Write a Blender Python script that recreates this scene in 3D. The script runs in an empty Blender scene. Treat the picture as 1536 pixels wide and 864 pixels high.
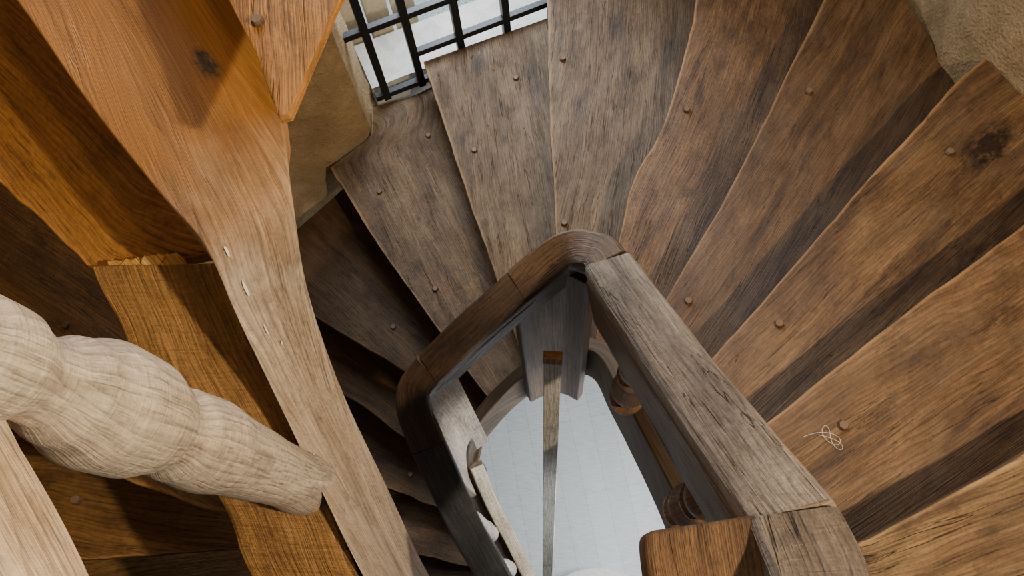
import bpy, bmesh, math, random
from mathutils import Vector, Matrix, noise
random.seed(7)
CZ=4.6                      # eye height above lower floor (m); h = drop below eye
def V(x,y,h): return Vector((x,y,CZ-h))
COL=bpy.context.collection

# ------------------------------------------------------------ materials
def newmat(name):
    m=bpy.data.materials.new(name); m.use_nodes=True
    nt=m.node_tree; b=nt.nodes["Principled BSDF"]
    return m,nt,b
def node(nt,t,**k):
    n=nt.nodes.new(t)
    for a,v in k.items(): setattr(n,a,v)
    return n
def ramp(nt,fac,stops):
    r=node(nt,"ShaderNodeValToRGB"); e=r.color_ramp.elements
    while len(e)<len(stops): e.new(0.5)
    for el,(p,c) in zip(e,stops):
        el.position=p; el.color=(c[0],c[1],c[2],1) if not isinstance(c,float) else (c,c,c,1)
    nt.links.new(fac,r.inputs[0]); return r.outputs[0]
def mix(nt,a,b,f,mode='MIX'):
    n=node(nt,"ShaderNodeMix",data_type='RGBA',blend_type=mode)
    L=nt.links
    for s,i in ((f,0),(a,6),(b,7)):
        if isinstance(s,(int,float)): n.inputs[i].default_value=s
        elif isinstance(s,tuple): n.inputs[i].default_value=(*s,1)
        else: L.new(s,n.inputs[i])
    return n.outputs[2]
def math_(nt,op,a,b=0.0):
    n=node(nt,"ShaderNodeMath",operation=op)
    for s,i in ((a,0),(b,1)):
        if isinstance(s,(int,float)): n.inputs[i].default_value=s
        else: nt.links.new(s,n.inputs[i])
    return n.outputs[0]
def wood(name,dark,mid,light,rough=.5,worn=(.5,.45,.4),wornamt=.25,bump=.35,ripple=.0,fine=1.0,knots=(),spec=.4,daylight_blend=None,crack=.0):
    m,nt,b=newmat(name); L=nt.links
    uv=node(nt,"ShaderNodeUVMap"); oi=node(nt,"ShaderNodeObjectInfo")
    cx=node(nt,"ShaderNodeCombineXYZ")
    r7=math_(nt,'MULTIPLY',oi.outputs['Random'],17.0)
    L.new(r7,cx.inputs[2]); L.new(r7,cx.inputs[1])
    add=node(nt,"ShaderNodeVectorMath",operation='ADD'); L.new(uv.outputs[0],add.inputs[0]); L.new(cx.outputs[0],add.inputs[1])
    def mp(sx,sy):
        q=node(nt,"ShaderNodeMapping"); q.inputs['Scale'].default_value=(sx,sy,1); L.new(add.outputs[0],q.inputs[0]); return q.outputs[0]
    def nz(vec,sc,det=4,rg=.6,dist=0):
        q=node(nt,"ShaderNodeTexNoise"); q.inputs['Scale'].default_value=sc; q.inputs['Detail'].default_value=det
        q.inputs['Roughness'].default_value=rg; q.inputs['Distortion'].default_value=dist; L.new(vec,q.inputs['Vector']); return q.outputs['Fac']
    g1=nz(mp(1.6,9),1.5,8,.68,.6)
    g2=nz(mp(4.5*fine,190*fine),1.0,5,.7,.4)
    w=node(nt,"ShaderNodeTexWave",bands_direction='Y',wave_profile='SAW'); w.inputs['Scale'].default_value=34
    w.inputs['Distortion'].default_value=24; w.inputs['Detail'].default_value=2; w.inputs['Detail Scale'].default_value=.35; w.inputs['Detail Roughness'].default_value=.45
    L.new(mp(.22,.8),w.inputs['Vector'])
    pores=nz(mp(16*fine,420*fine),1.0,2,.5)
    grit=nz(mp(80,100),1.0,5,.75)
    big=nz(mp(3.5,5.0),1.4,9,.72)
    col=ramp(nt,g1,[(.30,dark),(.5,mid),(.72,light)])
    col=mix(nt,col,ramp(nt,g2,[(.3,.5),(.5,1.0),(.75,1.3)]),.75,'MULTIPLY')
    col=mix(nt,col,ramp(nt,w.outputs['Fac'],[(0.0,.42),(.3,.92),(1.0,1.2)]),.65,'MULTIPLY')
    col=mix(nt,col,ramp(nt,pores,[(.32,.25),(.43,1.0),(1.,1.)]),.7,'MULTIPLY')
    col=mix(nt,col,ramp(nt,grit,[(.3,.5),(.5,1.0),(.7,1.3)]),.7,'MULTIPLY')
    wf=math_(nt,'MULTIPLY',ramp(nt,big,[(.45,0.0),(.68,1.0)]),wornamt)
    wornc=mix(nt,worn,ramp(nt,g2,[(.3,.5),(.7,1.2)]),.7,'MULTIPLY')
    col=mix(nt,col,wornc,wf)
    # rubbed arris along the nosing
    at=node(nt,"ShaderNodeAttribute",attribute_name="edge")
    ef=ramp(nt,math_(nt,'ADD',at.outputs['Fac'],math_(nt,'MULTIPLY',math_(nt,'SUBTRACT',big,.5),.35)),[(.80,0.0),(.97,.6)])
    col=mix(nt,col,tuple(min(1,c*1.9) for c in light),ef)
    stain=nz(mp(2.8,4.0),2.2,8,.75)
    col=mix(nt,col,ramp(nt,stain,[(.32,.22),(.47,1.0),(1.,1.)]),.65,'MULTIPLY')
    ck=None
    if crack:
        c1_=nz(mp(1.6,34),1.0,3,.6,.5)
        ck=ramp(nt,math_(nt,'ABSOLUTE',math_(nt,'SUBTRACT',c1_,.41)),[(0.0,1.0),(.006,.0)])
        col=mix(nt,col,(.012,.008,.005),math_(nt,'MULTIPLY',ck,crack))
    if daylight_blend:  # orange wood turns pale along u: daylight on the board, mixed into its colour
        (u0,u1,c1)=daylight_blend
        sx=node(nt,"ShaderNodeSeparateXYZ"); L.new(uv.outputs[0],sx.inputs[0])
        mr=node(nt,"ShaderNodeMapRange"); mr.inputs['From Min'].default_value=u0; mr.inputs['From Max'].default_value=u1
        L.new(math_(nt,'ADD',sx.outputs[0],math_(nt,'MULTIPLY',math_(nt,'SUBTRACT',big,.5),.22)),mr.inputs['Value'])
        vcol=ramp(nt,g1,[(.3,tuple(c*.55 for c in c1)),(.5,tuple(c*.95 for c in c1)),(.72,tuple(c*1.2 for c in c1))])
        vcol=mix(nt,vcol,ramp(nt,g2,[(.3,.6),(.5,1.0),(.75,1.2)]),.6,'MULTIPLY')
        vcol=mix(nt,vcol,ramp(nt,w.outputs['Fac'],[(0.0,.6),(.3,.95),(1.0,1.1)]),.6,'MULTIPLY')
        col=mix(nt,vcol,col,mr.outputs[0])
    vr=math_(nt,'ADD',math_(nt,'MULTIPLY',oi.outputs['Random'],.25),.88)
    hs=node(nt,"ShaderNodeHueSaturation"); L.new(col,hs.inputs['Color']); L.new(vr,hs.inputs['Value']); col=hs.outputs[0]
    for (ku,kv,kr) in knots:
        s=node(nt,"ShaderNodeVectorMath",operation='SUBTRACT'); L.new(uv.outputs[0],s.inputs[0]); s.inputs[1].default_value=(ku,kv,0)
        q=node(nt,"ShaderNodeMapping"); q.inputs['Scale'].default_value=(.6,1.15,1); q.inputs['Rotation'].default_value=(0,0,.4); L.new(s.outputs[0],q.inputs[0])
        ln=node(nt,"ShaderNodeVectorMath",operation='LENGTH'); L.new(q.outputs[0],ln.inputs[0])
        n2=nz(mp(26,40),1.0,7,.75)
        d=math_(nt,'ADD',math_(nt,'DIVIDE',ln.outputs['Value'],kr),math_(nt,'MULTIPLY',math_(nt,'SUBTRACT',n2,.5),2.6))
        mask=ramp(nt,math_(nt,'DIVIDE',d,2.0),[(.35,1.0),(.5,.55),(.85,0.0)])
        kc=ramp(nt,n2,[(0.35,tuple(c*.12 for c in dark)),(.55,tuple(c*.6 for c in dark)),(.7,mid)])
        col=mix(nt,col,kc,mask)
    L.new(col,b.inputs['Base Color'])
    rr=ramp(nt,g2,[(.2,min(1,rough+.22)),(.8,max(.1,rough-.08))]); L.new(rr,b.inputs['Roughness'])
    b.inputs['Specular IOR Level'].default_value=spec
    hgt=math_(nt,'ADD',math_(nt,'MULTIPLY',g2,.8),math_(nt,'MULTIPLY',pores,.6))
    hgt=math_(nt,'ADD',hgt,math_(nt,'MULTIPLY',w.outputs['Fac'],.35))
    hgt=math_(nt,'ADD',hgt,math_(nt,'MULTIPLY',grit,.5))
    if ripple:
        rp=nz(mp(120,6),1.0,3,.6,.6)
        hgt=math_(nt,'ADD',hgt,math_(nt,'MULTIPLY',rp,ripple*2))
    if ck is not None: hgt=math_(nt,'SUBTRACT',hgt,math_(nt,'MULTIPLY',ck,.8))
    bp=node(nt,"ShaderNodeBump"); bp.inputs['Strength'].default_value=bump; bp.inputs['Distance'].default_value=.006
    L.new(hgt,bp.inputs['Height']); L.new(bp.outputs[0],b.inputs['Normal'])
    return m
D=(.040,.019,.008); M_=(.118,.060,.024); LT=(.23,.127,.053)
m_tread=wood("oak_tread",D,M_,LT,.42,(.24,.155,.088),.4,.6,crack=.8)
m_tread_grey=wood("oak_tread_grey",(.038,.022,.011),(.118,.070,.034),(.21,.133,.073),.42,(.25,.178,.112),.45,.6,crack=.8)
m_tread_knot=wood("oak_tread_knot",D,M_,LT,.42,(.24,.155,.088),.35,.6,knots=[(1.50,-.05,.05)],crack=.8)
m_tread_rough=wood("oak_tread_rough",(.03,.015,.006),(.14,.075,.03),(.30,.18,.075),.5,(.3,.2,.10),.3,1.0,fine=.45,crack=1)
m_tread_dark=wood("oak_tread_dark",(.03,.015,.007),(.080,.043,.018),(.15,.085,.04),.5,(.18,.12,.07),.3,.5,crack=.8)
m_amber=wood("oak_amber",(.065,.030,.009),(.17,.085,.025),(.27,.145,.047),.5,(.28,.16,.06),.3,.5,crack=.8)
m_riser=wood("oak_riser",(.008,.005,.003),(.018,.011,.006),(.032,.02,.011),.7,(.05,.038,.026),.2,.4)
UPD=((.16,.065,.016),(.33,.150,.038),(.44,.215,.060))
m_up=wood("oak_upper",*UPD,.42,(.44,.225,.07),.3,.45,fine=.8,crack=.7)
m_beam=wood("oak_beam",(.15,.073,.02),(.32,.165,.048),(.43,.24,.078),.5,(.45,.26,.10),.2,.6,ripple=.8)
m_upstring=wood("oak_upper_string",(.20,.15,.108),(.36,.285,.215),(.48,.395,.315),.5,(.55,.485,.41),.45,.4,ripple=.15,spec=.45,daylight_blend=(1.12,1.38,(.37,.170,.043)),knots=[(.98,.06,.017)],crack=.6)
m_panel=wood("oak_panel_pale",(.20,.15,.11),(.36,.285,.22),(.48,.40,.33),.5,(.55,.49,.43),.45,.4)
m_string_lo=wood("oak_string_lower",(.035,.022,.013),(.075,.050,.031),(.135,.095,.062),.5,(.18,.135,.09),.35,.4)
m_rail=wood("oak_rail_grey",(.072,.050,.033),(.185,.137,.098),(.35,.275,.205),.33,(.42,.345,.265),.4,.95,ripple=.3,spec=.7,fine=.75,crack=.9)
m_rail_b=wood("oak_rail_brown",(.026,.013,.007),(.072,.038,.018),(.145,.082,.040),.38,(.16,.105,.065),.3,.65,spec=.5,crack=.6)
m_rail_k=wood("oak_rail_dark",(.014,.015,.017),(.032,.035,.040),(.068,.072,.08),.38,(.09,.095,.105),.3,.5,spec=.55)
m_block=wood("oak_block",(.04,.018,.007),(.105,.050,.018),(.18,.095,.036),.5,(.19,.11,.05),.3,.8,crack=.9)
m_bal=wood("oak_baluster",(.27,.215,.16),(.43,.36,.285),(.55,.475,.39),.42,(.60,.54,.47),.4,.5,ripple=.8,spec=.5,fine=1.1)
m_balb=wood("oak_baluster_brown",(.05,.024,.011),(.13,.065,.03),(.22,.12,.06),.4,(.25,.18,.13),.3,.5)
m_pale=wood("pale_wood",(.40,.37,.32),(.52,.49,.43),(.60,.57,.52),.42,(.64,.61,.56),.3,.3)
m_cream_rail=wood("oak_rail_pale",(.36,.25,.15),(.54,.42,.29),(.67,.55,.40),.4,(.66,.57,.46),.3,.5,spec=.5)
m_peg=wood("peg_wood",(.04,.024,.014),(.11,.066,.038),(.22,.145,.09),.5,(.28,.2,.14),.3,.4)
m_raw=wood("raw_split_wood",(.5,.26,.06),(.68,.40,.11),(.8,.55,.22),.6,(.75,.5,.2),.3,.6)

def plaster(name,c1,c2,sc=6,bump=.5,rough=.9):
    m,nt,b=newmat(name); L=nt.links
    tc=node(nt,"ShaderNodeTexCoord")
    n=node(nt,"ShaderNodeTexNoise"); n.inputs['Scale'].default_value=sc; n.inputs['Detail'].default_value=9; n.inputs['Roughness'].default_value=.65; L.new(tc.outputs['Object'],n.inputs['Vector'])
    n2=node(nt,"ShaderNodeTexNoise"); n2.inputs['Scale'].default_value=sc*14; n2.inputs['Detail'].default_value=5; L.new(tc.outputs['Object'],n2.inputs['Vector'])
    c=ramp(nt,n.outputs['Fac'],[(.3,c1),(.7,c2)]); c=mix(nt,c,ramp(nt,n2.outputs['Fac'],[(.3,.7),(.6,1.0)]),.6,'MULTIPLY')
    L.new(c,b.inputs['Base Color']); b.inputs['Roughness'].default_value=rough
    bp=node(nt,"ShaderNodeBump"); bp.inputs['Strength'].default_value=bump; bp.inputs['Distance'].default_value=.02
    L.new(math_(nt,'ADD',n.outputs['Fac'],math_(nt,'MULTIPLY',n2.outputs['Fac'],.4)),bp.inputs['Height']); L.new(bp.outputs[0],b.inputs['Normal'])
    return m
m_wall=plaster("stone_plaster",(.30,.205,.105),(.54,.39,.215),7,1.0)
m_sill=plaster("sill_stone",(.5,.5,.47),(.75,.75,.72),9,.3)
m_gravel=plaster("outside_gravel",(.16,.23,.25),(.72,.80,.82),70,.4)
m_cream=plaster("cream_paint",(.72,.60,.42),(.82,.71,.54),4,.1,.6)
def iron():
    m,nt,b=newmat("black_iron"); b.inputs['Base Color'].default_value=(.018,.022,.028,1); b.inputs['Roughness'].default_value=.45; b.inputs['Metallic'].default_value=.3
    n=node(nt,"ShaderNodeTexNoise"); n.inputs['Scale'].default_value=60; bp=node(nt,"ShaderNodeBump"); bp.inputs['Strength'].default_value=.3; bp.inputs['Distance'].default_value=.003
    nt.links.new(n.outputs['Fac'],bp.inputs['Height']); nt.links.new(bp.outputs[0],b.inputs['Normal']); return m
m_iron=iron()
def floormat():
    m,nt,b=newmat("pale_laminate"); L=nt.links
    tc=node(nt,"ShaderNodeTexCoord"); mp=node(nt,"ShaderNodeMapping"); mp.inputs['Rotation'].default_value=(0,0,math.radians(80)); L.new(tc.outputs['Object'],mp.inputs[0])
    br=node(nt,"ShaderNodeTexBrick"); br.inputs['Scale'].default_value=1.0; br.inputs['Brick Width'].default_value=.9; br.inputs['Row Height'].default_value=.13
    br.inputs['Mortar Size'].default_value=.0018; br.inputs['Color1'].default_value=(.62,.64,.64,1); br.inputs['Color2'].default_value=(.68,.70,.70,1); br.inputs['Mortar'].default_value=(.48,.50,.51,1)
    L.new(mp.outputs[0],br.inputs['Vector'])
    n=node(nt,"ShaderNodeTexNoise"); m2=node(nt,"ShaderNodeMapping"); m2.inputs['Rotation'].default_value=(0,0,math.radians(80)); m2.inputs['Scale'].default_value=(3,40,1); L.new(tc.outputs['Object'],m2.inputs[0]); L.new(m2.outputs[0],n.inputs['Vector']); n.inputs['Detail'].default_value=4
    c=mix(nt,br.outputs['Color'],ramp(nt,n.outputs['Fac'],[(.3,.76),(.7,1.05)]),.9,'MULTIPLY')
    L.new(c,b.inputs['Base Color']); b.inputs['Roughness'].default_value=.45; return m
m_floor=floormat()
def plain(name,c,r=.6):
    m,nt,b=newmat(name); n=node(nt,"ShaderNodeTexNoise"); n.inputs['Scale'].default_value=40
    nt.links.new(ramp(nt,n.outputs['Fac'],[(.3,tuple(x*.8 for x in c)),(.7,c)]),b.inputs['Base Color']); b.inputs['Roughness'].default_value=r; return m
m_white=plain("white_paint",(.85,.83,.78))

# ------------------------------------------------------------ mesh helpers
def empty(name):
    o=bpy.data.objects.new(name,None); COL.objects.link(o); o.empty_display_size=.1; return o
def finish(bm,name,mat,parent=None,bevel=0,smooth=True):
    bmesh.ops.recalc_face_normals(bm,faces=bm.faces)
    me=bpy.data.meshes.new(name); bm.to_mesh(me); bm.free()
    o=bpy.data.objects.new(name,me); COL.objects.link(o)
    for mm in (mat if isinstance(mat,list) else [mat]): me.materials.append(mm)
    if smooth:
        for p in me.polygons: p.use_smooth=True
    if bevel:
        b=o.modifiers.new("bevel",'BEVEL'); b.width=bevel; b.segments=3; b.limit_method='ANGLE'; b.angle_limit=math.radians(40); b.harden_normals=True
    elif smooth:
        try: me.set_sharp_from_angle(angle=math.radians(35))
        except Exception: pass
    if parent: o.parent=parent
    return o
def resample(pts,n,closed=False):
    pts=[Vector(p) for p in pts]; d=[0]
    for a,b in zip(pts,pts[1:]): d.append(d[-1]+(b-a).length)
    out=[]
    for i in range(n+1):
        t=d[-1]*i/n; k=0
        while k<len(d)-2 and d[k+1]<t: k+=1
        f=(t-d[k])/max(1e-9,d[k+1]-d[k]); out.append(pts[k].lerp(pts[k+1],f))
    return out
def catmull(pts,n=6):
    P=[Vector(p) for p in pts]; P=[P[0]*2-P[1]]+P+[P[-1]*2-P[-2]]; out=[]
    for i in range(1,len(P)-2):
        a,b,c,d=P[i-1:i+3]
        for j in range(n):
            t=j/n; out.append(.5*((2*b)+(c-a)*t+(2*a-5*b+4*c-d)*t*t+(3*b-a-3*c+d)*t**3))
    out.append(P[-2]); return out
def plank(name,A,B,h,mat,parent,th=.05,n=36,m=8,seed=0,wob=.004,hb=None,bevel=.005,cat=True):
    """board between edge A (nose) and B (back), both plan polylines inner->outer, top at drop h"""
    A3=[(a[0],a[1],0) for a in A]
    A=resample(catmull(A3,5) if cat else A3,n); B=resample([(b[0],b[1],0) for b in B],n)
    bm=bmesh.new(); uvl=bm.loops.layers.uv.new("UVMap"); el=bm.verts.layers.float.new("edge"); top=[];bot=[]; uvs={}
    L=0
    for i in range(n+1):
        if i: L+=(((A[i]+B[i])-(A[i-1]+B[i-1]))*.5).length
        r=[];rb=[]
        w=(B[i]-A[i]).length
        ed=noise.noise(Vector((L*4,seed*3.7,0)))*wob*1.6+noise.noise(Vector((L*16,seed*3.7,5)))*wob*1.1
        dirn=(A[i]-B[i]).normalized() if w>1e-6 else Vector((0,0,0))
        for j in range(m+1):
            t=j/m; p=A[i].lerp(B[i],t)+dirn*ed*(1-t)
            z=noise.noise(Vector((p.x*5,p.y*5,seed)))*.004
            if j==0: z-=.002
            v=bm.verts.new((p.x,p.y,CZ-h+z)); vb=bm.verts.new((p.x,p.y,CZ-h-th))
            if j==0: v[el]=1.0
            uvs[v]=(L,(t-.5)*w+.0); uvs[vb]=(L,(t-.5)*w+.04); r.append(v); rb.append(vb)
        top.append(r);bot.append(rb)
    def f(*vs):
        try:
            fa=bm.faces.new(vs)
            for l in fa.loops: l[uvl].uv=uvs[l.vert]
        except ValueError: pass
    for i in range(n):
        for j in range(m):
            f(top[i][j],top[i+1][j],top[i+1][j+1],top[i][j+1]); f(bot[i][j],bot[i][j+1],bot[i+1][j+1],bot[i+1][j])
        f(top[i][0],bot[i][0],bot[i+1][0],top[i+1][0]); f(top[i][m],top[i+1][m],bot[i+1][m],bot[i][m])
    for j in range(m):
        f(top[0][j],top[0][j+1],bot[0][j+1],bot[0][j]); f(top[n][j],bot[n][j],bot[n][j+1],top[n][j+1])
    for fa in bm.faces:
        fa.normal_update()
        if abs(fa.normal.z)<.5:
            for l in fa.loops:
                u,v=l[uvl].uv; l[uvl].uv=(u, v*.0+ (CZ-l.vert.co.z)+seed)
    return finish(bm,name,mat,parent,bevel)
def strip(name,pts,mat,parent,th=.05,bevel=.006,side=1,seed=0,vert=False):
    """vertical board following plan path; pts (x,y,htop,hbot); th offset to `side`"""
    P=catmull([(p[0],p[1],0) for p in pts],6); H=catmull([(p[2],p[3],0) for p in pts],6)
    bm=bmesh.new(); uvl=bm.loops.layers.uv.new("UVMap"); rows=[];L=0
    for i,p in enumerate(P):
        a=P[max(0,i-1)];c=P[min(len(P)-1,i+1)]; t=(c-a).normalized(); nn=Vector((-t.y,t.x,0))*side
        if i: L+=(p-P[i-1]).length
        ht,hb=H[i][0],H[i][1]; q=p+nn*th; row=[]
        for k in range(5):
            hh=ht+(hb-ht)*k/4; w=noise.noise(Vector((L*5,hh*5,seed)))*.003
            row.append((bm.verts.new((p.x+nn.x*w,p.y+nn.y*w,CZ-hh)),(hh,L) if vert else (L,hh)))
        for k in range(5):
            hh=hb+(ht-hb)*k/4
            row.append((bm.verts.new((q.x,q.y,CZ-hh)),(hh,L+.9) if vert else (L,hh+.9)))
        rows.append(row)
    def f(vs):
        fa=bm.faces.new([v[0] for v in vs])
        for l,v in zip(fa.loops,vs): l[uvl].uv=v[1]
    for r0,r1 in zip(rows,rows[1:]):
        for k in range(10):
            k2=(k+1)%10; f([r0[k],r0[k2],r1[k2],r1[k]])
    f(rows[0][::-1]); f(rows[-1])
    return finish(bm,name,mat,parent,bevel)
def sweep(name,path,prof,mat,parent,bevel=0,wob=.002,seed=0,drop=0):
    """upright profile [(side,up)] swept along 3d path"""
    bm=bmesh.new(); uvl=bm.loops.layers.uv.new("UVMap"); rows=[];L=0; P=[Vector(p) for p in path]
    per=[0]
    pr=prof+[prof[0]]
    for a,b in zip(pr,pr[1:]): per.append(per[-1]+math.hypot(a[0]-b[0],a[1]-b[1]))
    for i,p in enumerate(P):
        a=P[max(0,i-1)];c=P[min(len(P)-1,i+1)]; t=(c-a).normalized(); nn=Vector((-t.y,t.x,0)).normalized(); up=t.cross(nn); up=up if up.z>0 else -up
        if i: L+=(p-P[i-1]).length
        row=[]
        for k,(s,u) in enumerate(prof):
            w=noise.noise(Vector((L*7,k*1.3,seed)))*wob
            row.append((bm.verts.new(p+nn*(s+w)+up*(u+w-drop)),(L,per[k])))
        rows.append(row)
    n=len(prof)
    for r0,r1 in zip(rows,rows[1:]):
        for k in range(n):
            k2=(k+1)%n; fa=bm.faces.new([r0[k][0],r0[k2][0],r1[k2][0],r1[k][0]])
            U=[r0[k][1],(r0[k][1][0],per[k+1]),(r1[k][1][0],per[k+1]),r1[k][1]]
            for l,u in zip(fa.loops,U): l[uvl].uv=u
    for r in (rows[0][::-1],rows[-1]):
        fa=bm.faces.new([v[0] for v in r])
        for l in fa.loops: l[uvl].uv=((l.vert.co-P[0]).x*1.0,(l.vert.co-P[0]).z)
    return finish(bm,name,mat,parent,bevel)
def railprof(w,h,r=.014):
    pts=[]
    for cx,cy,a0 in ((w/2-r,0-r,0),(-w/2+r,0-r,90),(-w/2+r*.6,-h+r*.6,180),(w/2-r*.6,-h+r*.6,270)):
        rr=r if cy>-h/2 else r*.6
        for k in range(5):
            a=math.radians(a0+k*22.5); pts.append((cx+rr*math.cos(a),cy+rr*math.sin(a)+(.004 if cy>-h/2 else 0)))
    return pts
def lathe(bm,x,y,prof,seg=32,rip=0):
    uvl=bm.loops.layers.uv.verify(); rows=[]
    for h,r in prof:
        row=[]
        for k in range(seg):
            a=2*math.pi*k/seg
            rr=r*(1+rip*math.sin(h*140+a*1.0+math.sin(a*2)*.9))
            row.append(bm.verts.new((x+rr*math.cos(a),y+rr*math.sin(a),CZ-h)))
        rows.append((h,row))
    for (h0,r0),(h1,r1) in zip(rows,rows[1:]):
        for k in range(seg):
            k2=(k+1)%seg; fa=bm.faces.new((r0[k],r0[k2],r1[k2],r1[k]))
            for l,u in zip(fa.loops,((h0,k/seg*.3),(h0,(k+1)/seg*.3),(h1,(k+1)/seg*.3),(h1,k/seg*.3))): l[uvl].uv=u
    bm.faces.new(rows[0][1]); bm.faces.new(rows[-1][1])
def box(bm,x0,x1,y0,y1,h0,h1,rot=0):
    uvl=bm.loops.layers.uv.verify(); cx,cy=(x0+x1)/2,(y0+y1)/2; c,s=math.cos(rot),math.sin(rot)
    vs=[]
    for h in (h0,h1):
        for (x,y) in ((x0,y0),(x1,y0),(x1,y1),(x0,y1)):
            dx,dy=x-cx,y-cy; vs.append(bm.verts.new((cx+dx*c-dy*s,cy+dx*s+dy*c,CZ-h)))
    for q in ((0,1,2,3),(7,6,5,4),(0,4,5,1),(1,5,6,2),(2,6,7,3),(3,7,4,0)):
        fa=bm.faces.new([vs[i] for i in q])
        for l in fa.loops:
            co=l.vert.co; l[uvl].uv=(co.z,co.x+co.y)
def bprofile(h0,h1,r,n=60):
    key=[(0,.8),(.05,.8),(.06,1.05),(.10,1.05),(.11,.7),(.16,.6),(.24,.78),(.36,1.05),(.44,.95),(.48,.72),(.5,1.0),(.53,1.0),(.55,.72),(.62,.9),(.74,1.1),(.84,.85),(.88,.62),(.90,1.05),(.94,1.05),(.95,.8),(1,.8)]
    out=[]
    for i in range(n+1):
        t=i/n
        for (a,ra),(b,rb) in zip(key,key[1:]):
            if a<=t<=b: f=(t-a)/(b-a); f=f*f*(3-2*f); out.append((h0+(h1-h0)*t,r*(ra+(rb-ra)*f))); break
    return out

# ------------------------------------------------------------ staircase
stair=empty("winding_staircase")
N={-1:(1.52,[(.36,-.34),(1.0,-.22),(1.82,-.05)]),
0:(1.71,[(.36,-.06),(.48,0),(.67,.09),(.85,.17),(1.03,.26),(1.75,.62)]),
1:(1.9,[(.28,.18),(.56,.39),(.91,.64),(1.30,.91),(1.68,1.17)]),
2:(2.09,[(.24,.37),(.49,.63),(.87,1.03),(1.33,1.51),(1.46,1.62)]),
3:(2.28,[(.20,.57),(.40,.90),(.66,1.32),(.88,1.73),(1.06,2.06),(1.25,2.48)]),
4:(2.47,[(.15,.79),(.26,1.19),(.32,1.41),(.47,1.70),(.63,2.26),(.69,2.78)]),
5:(2.66,[(.03,.79),(.02,1.26),(.01,1.82),(.01,2.56)]),
6:(2.85,[(-.10,.77),(-.23,1.18),(-.39,1.68),(-.59,2.30)]),
7:(3.04,[(-.26,.70),(-.50,1.03),(-.78,1.42),(-1.05,1.85)]),
8:(3.23,[(-.36,.62),(-.66,.88),(-1.09,1.14),(-1.48,1.38)]),
9:(3.42,[(-.36,.46),(-.70,.63),(-.95,.80),(-1.53,1.12)]),
10:(3.6,[(-.30,.26),(-.61,.34),(-.79,.41),(-1.55,.62)]),
11:(3.75,[(-.22,.08),(-.44,.07),(-.76,.13),(-1.55,.15)]),
12:(3.9,[(-.16,-.06),(-.5,-.2),(-1.55,-.35)]),
13:(4.1,[(-.05,-.15),(-.3,-.5),(-1,-1.2)]),
14:(4.3,[(.12,-.22),(.12,-.8),(.12,-1.4)])}
def offset(pts,d):
    out=[]
    for i,p in enumerate(pts):
        a=Vector(pts[max(0,i-1)]);b=Vector(pts[min(len(pts)-1,i+1)]); t=(b-a).normalized(); nn=Vector((t.y,-t.x)) # uphill side
        out.append((p[0]+nn.x*d,p[1]+nn.y*d))
    return out
for k in range(0,15):
    h,A=N[k]; B=offset(N[k-1][1],.06)
    B=resample([(b[0],b[1],0) for b in B],12); B=[(b.x,b.y) for b in B]
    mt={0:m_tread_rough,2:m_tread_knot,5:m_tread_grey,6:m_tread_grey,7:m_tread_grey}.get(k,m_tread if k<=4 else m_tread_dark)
    if k==7:
        A2=A+[(-.86,2.02),(-.87,2.19)]; B=B[:-1]+[(-.57,2.30),(-.68,2.24)]
        plank("tread_8",A2,B,h,mt,stair,seed=k,cat=False,n=60)
    else:
        plank("tread_%d"%(k+1),A,B,h,mt,stair,seed=k)
    hn=N[k+1][0] if k+1 in N else 4.6
    C=offset(A,.035); Dd=offset(A,.06)
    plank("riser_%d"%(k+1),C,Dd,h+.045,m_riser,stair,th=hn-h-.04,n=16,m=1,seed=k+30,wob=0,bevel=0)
# upper flight
UP=[("tread_upper_1",.75,[(-.331,.532),(-.43,.74),(-.66,1.13),(-.95,1.6)],[(-.318,.535),(-.276,.70),(-.19,.98),(-.03,1.5)],m_up,.018),
("tread_upper_3",1.08,[(-.57,.50),(-.75,.475),(-.96,.65),(-1.55,1.1)],[(-.53,.57),(-.60,.64),(-.95,1.05),(-1.5,1.6)],m_up,.04),
("tread_upper_4",1.42,[(-.56,.11),(-.77,.16),(-1.10,.29),(-1.55,.42)],[(-.66,.42),(-.9,.68),(-1.2,.95),(-1.55,1.3)],m_amber,.05),
("tread_upper_5",1.60,[(-.5,.02),(-.68,.06),(-1.18,.03),(-1.57,.0)],[(-.52,.17),(-.77,.22),(-1.10,.35),(-1.57,.5)],m_amber,.05),
("tread_upper_6",1.78,[(-.4,-.2),(-.8,-.3),(-1.57,-.5)],[(-.5,.08),(-.68,.12),(-1.18,.10),(-1.57,.08)],m_amber,.05)]
for i,(n_,h,A,B,mt,th) in enumerate(UP):
    plank(n_,A,B,h,mt,stair,seed=50+i,th=th,wob=.005,cat=(n_!="tread_upper_3"))
o=plank("upper_bearer",[(-.735,.47),(-.66,.317),(-.54,.11),(-.50,.01),(-.38,-.22)],[(-.50,.47),(-.44,.317),(-.36,.11),(-.32,.01),(-.2,-.22)],1.12,m_beam,stair,th=.14,seed=70)
for v in o.data.vertices: v.co.z+= -( .46-v.co.y)*.48+.07
bm=bmesh.new(); bm.loops.layers.uv.verify()
for i in range(16):
    t=i/15; x=-.705+t*.10; y=.470+t*.012
    box(bm,x-.007,x+.007,y-.012-random.random()*.012,y+.012,1.056+random.random()*.008,1.09,random.uniform(-.6,.6))
finish(bm,"splintered_edge",m_raw,stair)
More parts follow.
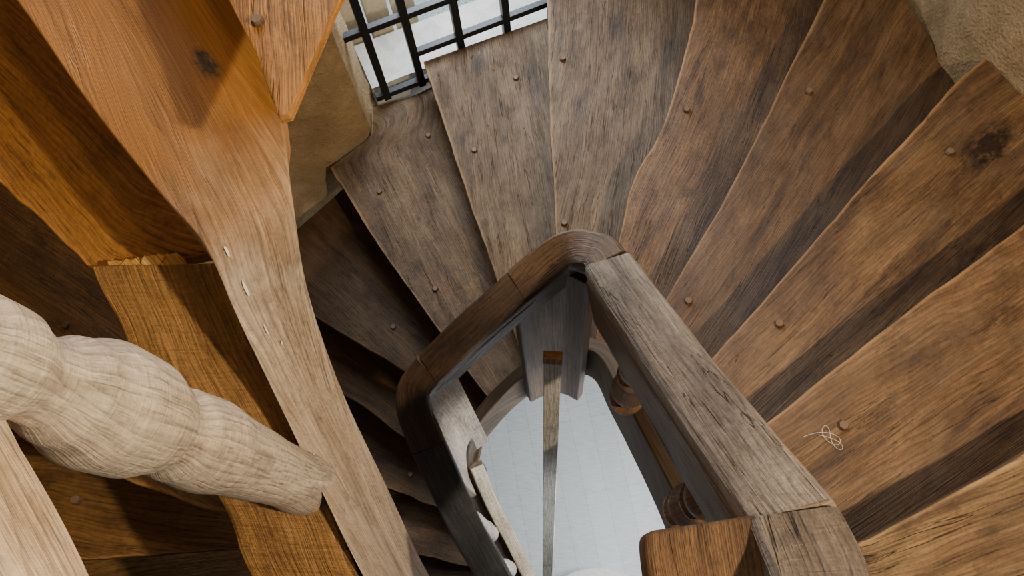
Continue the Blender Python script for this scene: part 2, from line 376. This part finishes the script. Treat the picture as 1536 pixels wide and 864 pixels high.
# one big timber: second upper tread running into the curved string facing the well; its paleness is painted daylight
bm=bmesh.new(); uvl=bm.loops.layers.uv.verify()
Ls=[(-1.45,1.5,.9),(-1.05,1.09,.9),(-.86,.88,.9),(-.70,.68,.9),(-.56,.52,.9),(-.482,.435,.915),(-.452,.35,.99),(-.41,.235,1.10),(-.36,.12,1.18),(-.31,.01,1.25),(-.22,-.16,1.36),(-.05,-.28,1.48),(.15,-.3,1.6),(.33,-.2,1.68)]
Rs=[(-.80,1.6,.9),(-.58,1.12,.9),(-.47,.86,.9),(-.41,.71,.9),(-.384,.60,.905),(-.376,.52,.95),(-.390,.43,1.10),(-.373,.31,1.28),(-.323,.17,1.45),(-.258,.01,1.6),(-.17,-.13,1.72),(-.03,-.22,1.84),(.14,-.24,1.95),(.30,-.16,2.03)]
Lc=catmull(Ls,6);Rc=catmull(Rs,6); rows=[];L=0
for i,(a,b) in enumerate(zip(Lc,Rc)):
    if i: L+=((a+b)/2-(Lc[i-1]+Rc[i-1])/2).length
    a3=V(*a);b3=V(*b); row=[]
    out=Vector((-1,0,0))
    if i>=44: f=min(1,(i-44)/14); out=Vector((-math.cos(f*1.5),-math.sin(f*1.5),0))
    W=(b3-a3).length
    for k in range(9):
        p=a3.lerp(b3,k/8)+Vector((0,0,noise.noise(Vector((L*4,k*.4,3)))*.004)); row.append((bm.verts.new(p),(L,(k/8-.5)*W)))
    fl=min(1,max(0,(i-24)/12))
    row.append((bm.verts.new(b3+out*.05*fl+Vector((0,0,-.03))),(L,W+.05)))
    row.append((bm.verts.new(a3+out*.045*fl-Vector((0,0,.03+.17*fl))),(L,W+.3)))
    rows.append(row)
for r0,r1 in zip(rows,rows[1:]):
    n=len(r0)
    for k in range(n):
        k2=(k+1)%n; fa=bm.faces.new([r0[k][0],r0[k2][0],r1[k2][0],r1[k][0]])
        for l,u in zip(fa.loops,[r0[k][1],r0[k2][1],r1[k2][1],r1[k][1]]): l[uvl].uv=u
bm.faces.new([v[0] for v in rows[0]]);bm.faces.new([v[0] for v in rows[-1]])
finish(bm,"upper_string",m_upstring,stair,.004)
# paint chips lying on the string face
bm=bmesh.new(); bm.loops.layers.uv.verify()
for (i,f,r,el) in [(31,.16,.005,2.0),(34,.20,.006,2.6),(37,.24,.006,1.6),(38,.36,.004,1.2),(45,.10,.005,1.5)]:
    a3=V(*Lc[i]);b3=V(*Rc[i]);a4=V(*Lc[i+1]);u=(b3-a3).normalized(); w_=(a4-a3).normalized(); nn=u.cross(w_).normalized(); nn=nn if nn.z>0 else -nn
    c=a3.lerp(b3,f)+nn*.004
    bm.faces.new([bm.verts.new(c+u*r*.5*math.cos(a)*random.uniform(.5,1.1)+w_*r*el*math.sin(a)*random.uniform(.6,1.1)) for a in [q*math.pi/4 for q in range(8)]])
finish(bm,"paint_chips",m_white,stair,smooth=False)
# lower string round the well
S=[(.30,.02,1.68,2.02),(.30,.10,1.74,2.1),(.275,.22,1.86,2.2),(.235,.38,2.02,2.36),(.19,.56,2.22,2.56),(.145,.72,2.42,2.76),(.04,.775,2.58,2.94),(-.10,.745,2.78,3.12),(-.25,.66,2.98,3.32),(-.355,.56,3.16,3.5),(-.37,.45,3.34,3.68),(-.31,.31,3.5,3.82),(-.235,.17,3.64,3.95),(-.165,.03,3.76,4.07),(-.08,-.09,3.88,4.2),(.05,-.15,4.0,4.32),(.2,-.15,4.2,4.5)]
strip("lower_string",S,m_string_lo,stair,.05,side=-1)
sweep("string_capping",catmull([V(-.345,.47,3.30),V(-.285,.32,3.45),V(-.205,.17,3.59),V(-.135,.03,3.71),V(-.06,-.09,3.83)],6),railprof(.06,.035,.008),m_cream_rail,stair,seed=44)
strip("corner_board",[(-.095,.70,1.84,3.08),(-.03,.735,1.80,3.10),(.04,.74,1.78,3.10),(.10,.70,1.76,3.06)],m_rail_b,stair,.04,side=1,vert=True)
strip("corner_panel",[(-.30,.60,2.0,3.4),(-.375,.54,2.05,3.45),(-.385,.45,2.12,3.55),(-.355,.36,2.2,3.6)],m_panel,stair,.04,side=-1,vert=True)
# pegs
bm=bmesh.new(); bm.loops.layers.uv.verify()
def onplank(k,s,t):
    A=resample([(p[0],p[1],0) for p in N[k][1]],40);B=resample([(p[0],p[1],0) for p in N[k-1][1]],40); i=int(s*40); return A[i].lerp(B[i],t)
for k,l in {0:[(.3,.4)],1:[(.12,.5),(.32,.35),(.75,.4)],2:[(.16,.55),(.34,.3),(.8,.3)],3:[(.2,.3),(.66,.25)],4:[(.18,.4),(.52,.2)],5:[(.32,.13),(.75,.1)],6:[(.65,.2),(.83,.7),(.25,.5)],7:[(.42,.25),(.8,.25),(.85,.85)],8:[(.2,.4),(.45,.5)],9:[(.3,.4)],10:[(.3,.4)]}.items():
    for s,t in l:
        p=onplank(k,s,t); h=N[k][0]; r=.014
        lathe(bm,p.x,p.y,[(h+.01,r),(h-.004,r*1.02),(h-.011,r*.8)],7)
for (x,y,h) in [(-.92,.145,1.42),(-.375,.68,.75),(-.58,.93,.75),(-1.02,.5,1.42)]:
    lathe(bm,x,y,[(h+.01,.009),(h-.003,.009),(h-.006,.007)],7)
finish(bm,"pegs",m_peg,stair,smooth=False)

# ------------------------------------------------------------ lower balustrade
bal=empty("stair_balustrade")
def seg(name,pts,mat,w=.115,hh=.05,seed=0,n=8,gap=.0015,lowm=None,lw=None,lh=.10,cap=True):
    p=catmull([V(*q) for q in pts],n)
    d=(p[1]-p[0]).normalized(); p[0]=p[0]+d*gap; d=(p[-2]-p[-1]).normalized(); p[-1]=p[-1]+d*gap
    sweep(name,p,railprof(w,hh),mat,bal,seed=seed,wob=.003)
    if lowm: sweep(name+"_underside",p,railprof(lw or w*.93,lh,.006),lowm,bal,seed=seed+20,drop=hh-.004)
seg("handrail_straight",[(.315,.085,1.04),(.235,.38,1.345),(.135,.71,1.62)],m_rail,.118,.045,1,lowm=m_rail_b,lw=.125,lh=.12)
seg("handrail_corner",[(.135,.71,1.62),(.11,.755,1.655),(.035,.785,1.72),(-.09,.72,1.80)],m_rail_b,.105,.05,2,lowm=m_rail_b,lh=.07)
seg("handrail_back",[(-.09,.72,1.80),(-.23,.625,1.88),(-.345,.545,1.96)],m_rail_b,.10,.05,3,lowm=m_rail_b,lh=.07)
seg("handrail_bend",[(-.345,.545,1.96),(-.39,.50,2.01),(-.395,.44,2.07),(-.365,.36,2.15)],m_rail_b,.10,.05,4,lowm=m_rail_b,lh=.06)
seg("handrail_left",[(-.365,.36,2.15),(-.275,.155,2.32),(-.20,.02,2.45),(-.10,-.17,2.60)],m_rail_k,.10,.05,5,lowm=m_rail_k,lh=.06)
seg("handrail_near",[(.315,.085,1.04),(.325,.0,.99),(.31,-.10,.93),(.17,-.22,.84),(-.1,-.27,.70),(-.34,-.18,.60)],m_rail,.12,.10,6)
seg("handrail_upper",[(-.34,-.18,.60),(-.415,-.03,.535),(-.475,.09,.47),(-.535,.25,.36),(-.57,.45,.22)],m_cream_rail,.11,.08,6)
plank("corner_block",[(.12,-.12),(.12,.0),(.12,.062)],[(.30,-.12),(.29,.0),(.28,.085)],1.04,m_block,bal,th=.09,n=10,m=6,seed=91,bevel=.01)
bm=bmesh.new()
for (x,y,a,b) in [(.205,.48,1.50,2.12),(.29,.15,1.26,1.8)]:
    lathe(bm,x,y,bprofile(a,b,.046),28)
finish(bm,"balusters_right",m_balb,bal)
bm=bmesh.new()
for (x,y,a,b) in [(-.30,.20,2.36,3.6),(-.225,.05,2.5,3.72)]:
    lathe(bm,x,y,bprofile(a,b,.038),28)
finish(bm,"balusters_left",m_bal,bal)
# ------------------------------------------------------------ upper turned baluster
b2=empty("turned_baluster")
bm=bmesh.new()
key=[(.40,.040),(.46,.040),(.47,.045),(.505,.045),(.52,.040),(.54,.034),(.56,.036),(.59,.048),(.64,.060),(.69,.060),(.73,.052),(.75,.042),(.765,.042),(.79,.052),(.86,.056),(.90,.053),(.93,.051),(1.0,.050),(1.08,.047),(1.14,.047),(1.19,.051),(1.28,.053)]
prof=[]
for i in range(140):
    h=.40+(1.28-.40)*i/139
    for (a,ra),(b,rb) in zip(key,key[1:]):
        if a<=h<=b+1e-9: f=(h-a)/(b-a); f=f*f*(3-2*f); prof.append((h,ra+(rb-ra)*f)); break
lathe(bm,-.412,.150,prof,56,rip=.0015)
finish(bm,"shaft",m_bal,b2)

# ------------------------------------------------------------ slat in the well
bat=empty("wooden_batten")
sweep("slat",[V(.0,.56,1.95),V(-.05,.0,4.0)],[(.024,.012),(-.024,.012),(-.024,-.012),(.024,-.012)],m_pale,bat,.002,wob=0)
sweep("slat_tip",[V(.0006,.567,1.925),V(.0,.56,1.95)],[(.026,.014),(-.026,.014),(-.026,-.014),(.026,-.014)],m_beam,bat,.002,wob=0)
cu=bpy.data.curves.new("loose_thread",'CURVE'); cu.dimensions='3D'; cu.bevel_depth=.0005
sp=cu.splines.new('NURBS'); pts=[(.62,.335),(.655,.35),(.70,.345),(.715,.325),(.70,.31),(.675,.325),(.665,.35),(.68,.37),(.69,.35),(.685,.325),(.70,.30),(.72,.305),(.705,.33),(.66,.34)]
sp.points.add(len(pts)-1)
for q,(x,y) in zip(sp.points,pts): q.co=(x,y,CZ-1.9+.006,1)
sp.use_endpoint_u=True; sp.order_u=4
to=bpy.data.objects.new("loose_thread",cu); COL.objects.link(to); cu.materials.append(m_white)

# ------------------------------------------------------------ walls
def wallstrip(name,pts,z0,z1,mat,th=.25,side=1,nz=14,rough=.03):
    P=resample([(p[0],p[1],0) for p in pts],max(8,int(sum((Vector(a)-Vector(b)).length for a,b in zip(pts,pts[1:]))/.08)))
    bm=bmesh.new(); rows=[]
    for i,p in enumerate(P):
        a=P[max(0,i-1)];c=P[min(len(P)-1,i+1)];t=(c-a).normalized();nn=Vector((-t.y,t.x,0))*side
        row=[]
        for k in range(nz+1):
            z=z0+(z1-z0)*k/nz; w=noise.noise(Vector((p.x*2.5,p.y*2.5,z*2.5)))*rough+noise.noise(Vector((p.x*9,p.y*9,z*9)))*rough*.3
            row.append(bm.verts.new((p.x+nn.x*abs(w),p.y+nn.y*abs(w),z)))
        row.append(bm.verts.new((p.x+nn.x*th,p.y+nn.y*th,z1))); row.append(bm.verts.new((p.x+nn.x*th,p.y+nn.y*th,z0)))
        rows.append(row)
    n=len(rows[0])
    for r0,r1 in zip(rows,rows[1:]):
        for k in range(n): k2=(k+1)%n; bm.faces.new((r0[k],r0[k2],r1[k2],r1[k]))
    bm.faces.new(rows[0]);bm.faces.new(rows[-1])
    return finish(bm,name,mat)
ZT=CZ+1.0
wallstrip("wall_right",[(1.85,-.5),(1.80,.4),(1.72,1.05),(1.56,1.42),(1.47,1.60)],0,ZT,m_wall,.3,-1,nz=50)
wallstrip("wall_back",[(1.47,1.60),(1.42,1.74),(1.39,2.1),(1.25,2.75),(.55,2.9),(.12,2.78)],0,ZT,m_wall,.3,-1,nz=50)
wallstrip("wall_left",[(-.88,2.30),(-.86,2.05),(-1.05,1.90),(-1.28,1.80),(-1.5,1.45),(-1.58,.6),(-1.6,-.6)],0,ZT,m_wall,.3,-1,nz=50)
def gy(x): return 2.31+.43*(x+.6)
wallstrip("wall_below_window",[(.14,gy(.14)+.06),(-.86,gy(-.86)+.06)],0,CZ-3.0,m_sill,.3,-1,nz=6)
# grille
win=empty("window_grille")
bm=bmesh.new(); ang=math.atan(.43)
for x in (-.79,-.62,-.41,-.19,.03):
    box(bm,x-.018,x+.018,gy(x)-.018,gy(x)+.018,1.6,3.02,ang)
finish(bm,"uprights",m_iron,win,.003)
bm=bmesh.new()
for h,x0,x1 in ((2.99,-.84,.12),(2.79,-.62,.12),(2.54,-.88,.12),(2.2,-.88,.12),(1.8,-.88,.12)):
    xm=(x0+x1)/2; ln=(x1-x0)/math.cos(ang)
    box(bm,xm-ln/2,xm+ln/2,gy(xm)-.016,gy(xm)+.016,h-.016,h+.016,ang)
finish(bm,"crossbars",m_iron,win,.003)
# outside
bm=bmesh.new(); box(bm,-4,3,2.55,8,3.7,3.9); finish(bm,"ground_outside",m_gravel,smooth=False)
sh=empty("cream_shutter")
bm=bmesh.new()
for i in range(5):
    x=-1.32+i*.13; box(bm,x,x+.122,2.56+i*.05,2.60+i*.05,1.9,3.68,.3)
finish(bm,"boards",m_cream,sh,.004)
# floor + rounded bottom step
bm=bmesh.new(); box(bm,-3,3,-3,3,CZ,CZ+.1); finish(bm,"floor",m_floor,smooth=False)
bm=bmesh.new(); lathe(bm,.22,-.30,[(4.6,.36),(4.46,.36),(4.45,.37),(4.42,.37),(4.415,.36)],64); finish(bm,"bottom_step",m_white)

# ------------------------------------------------------------ lights
def light(name,t,loc,energy,color,size=.1,target=None,size_y=None):
    l=bpy.data.lights.new(name,t); l.energy=energy; l.color=color
    if t=='AREA':
        l.size=size
        if size_y: l.shape='RECTANGLE'; l.size_y=size_y
    elif t in('POINT','SPOT'): l.shadow_soft_size=size
    o=bpy.data.objects.new(name,l); COL.objects.link(o); o.location=loc
    if target: o.rotation_euler=(Vector(target)-Vector(loc)).to_track_quat('-Z','Y').to_euler()
    return o
light("wall_lamp",'POINT',(1.5,-.3,CZ+.5),290,(1.0,.82,.57),.04)
light("landing_lamp",'POINT',(-.3,1.3,CZ+.7),22,(1.0,.66,.34),.08)
light("window_daylight",'AREA',(-.45,2.75,CZ-2.0),22,(.82,.92,1.0),.9,(-.1,.6,CZ-2.6),.9)
light("outside_daylight",'AREA',(-.5,4.2,CZ+.5),320,(.9,.96,1.0),2.5,(-.5,3.2,CZ-3.7))
light("downstairs_fill",'AREA',(.75,.3,CZ-2.75),46,(.90,.95,1.0),.8,(.1,.2,0))  # unseen area light added under the flights to brighten the well floor
w=bpy.data.worlds.new("World"); bpy.context.scene.world=w; w.use_nodes=True
w.node_tree.nodes['Background'].inputs[0].default_value=(.72,.85,1,1); w.node_tree.nodes['Background'].inputs[1].default_value=.07

cam=bpy.data.cameras.new("camera"); co=bpy.data.objects.new("camera",cam); COL.objects.link(co)
co.location=(0,0,CZ); co.rotation_euler=(math.radians(21.623),math.radians(3.259),0); cam.sensor_width=36; cam.lens=26.016; cam.clip_start=.02
bpy.context.scene.camera=co
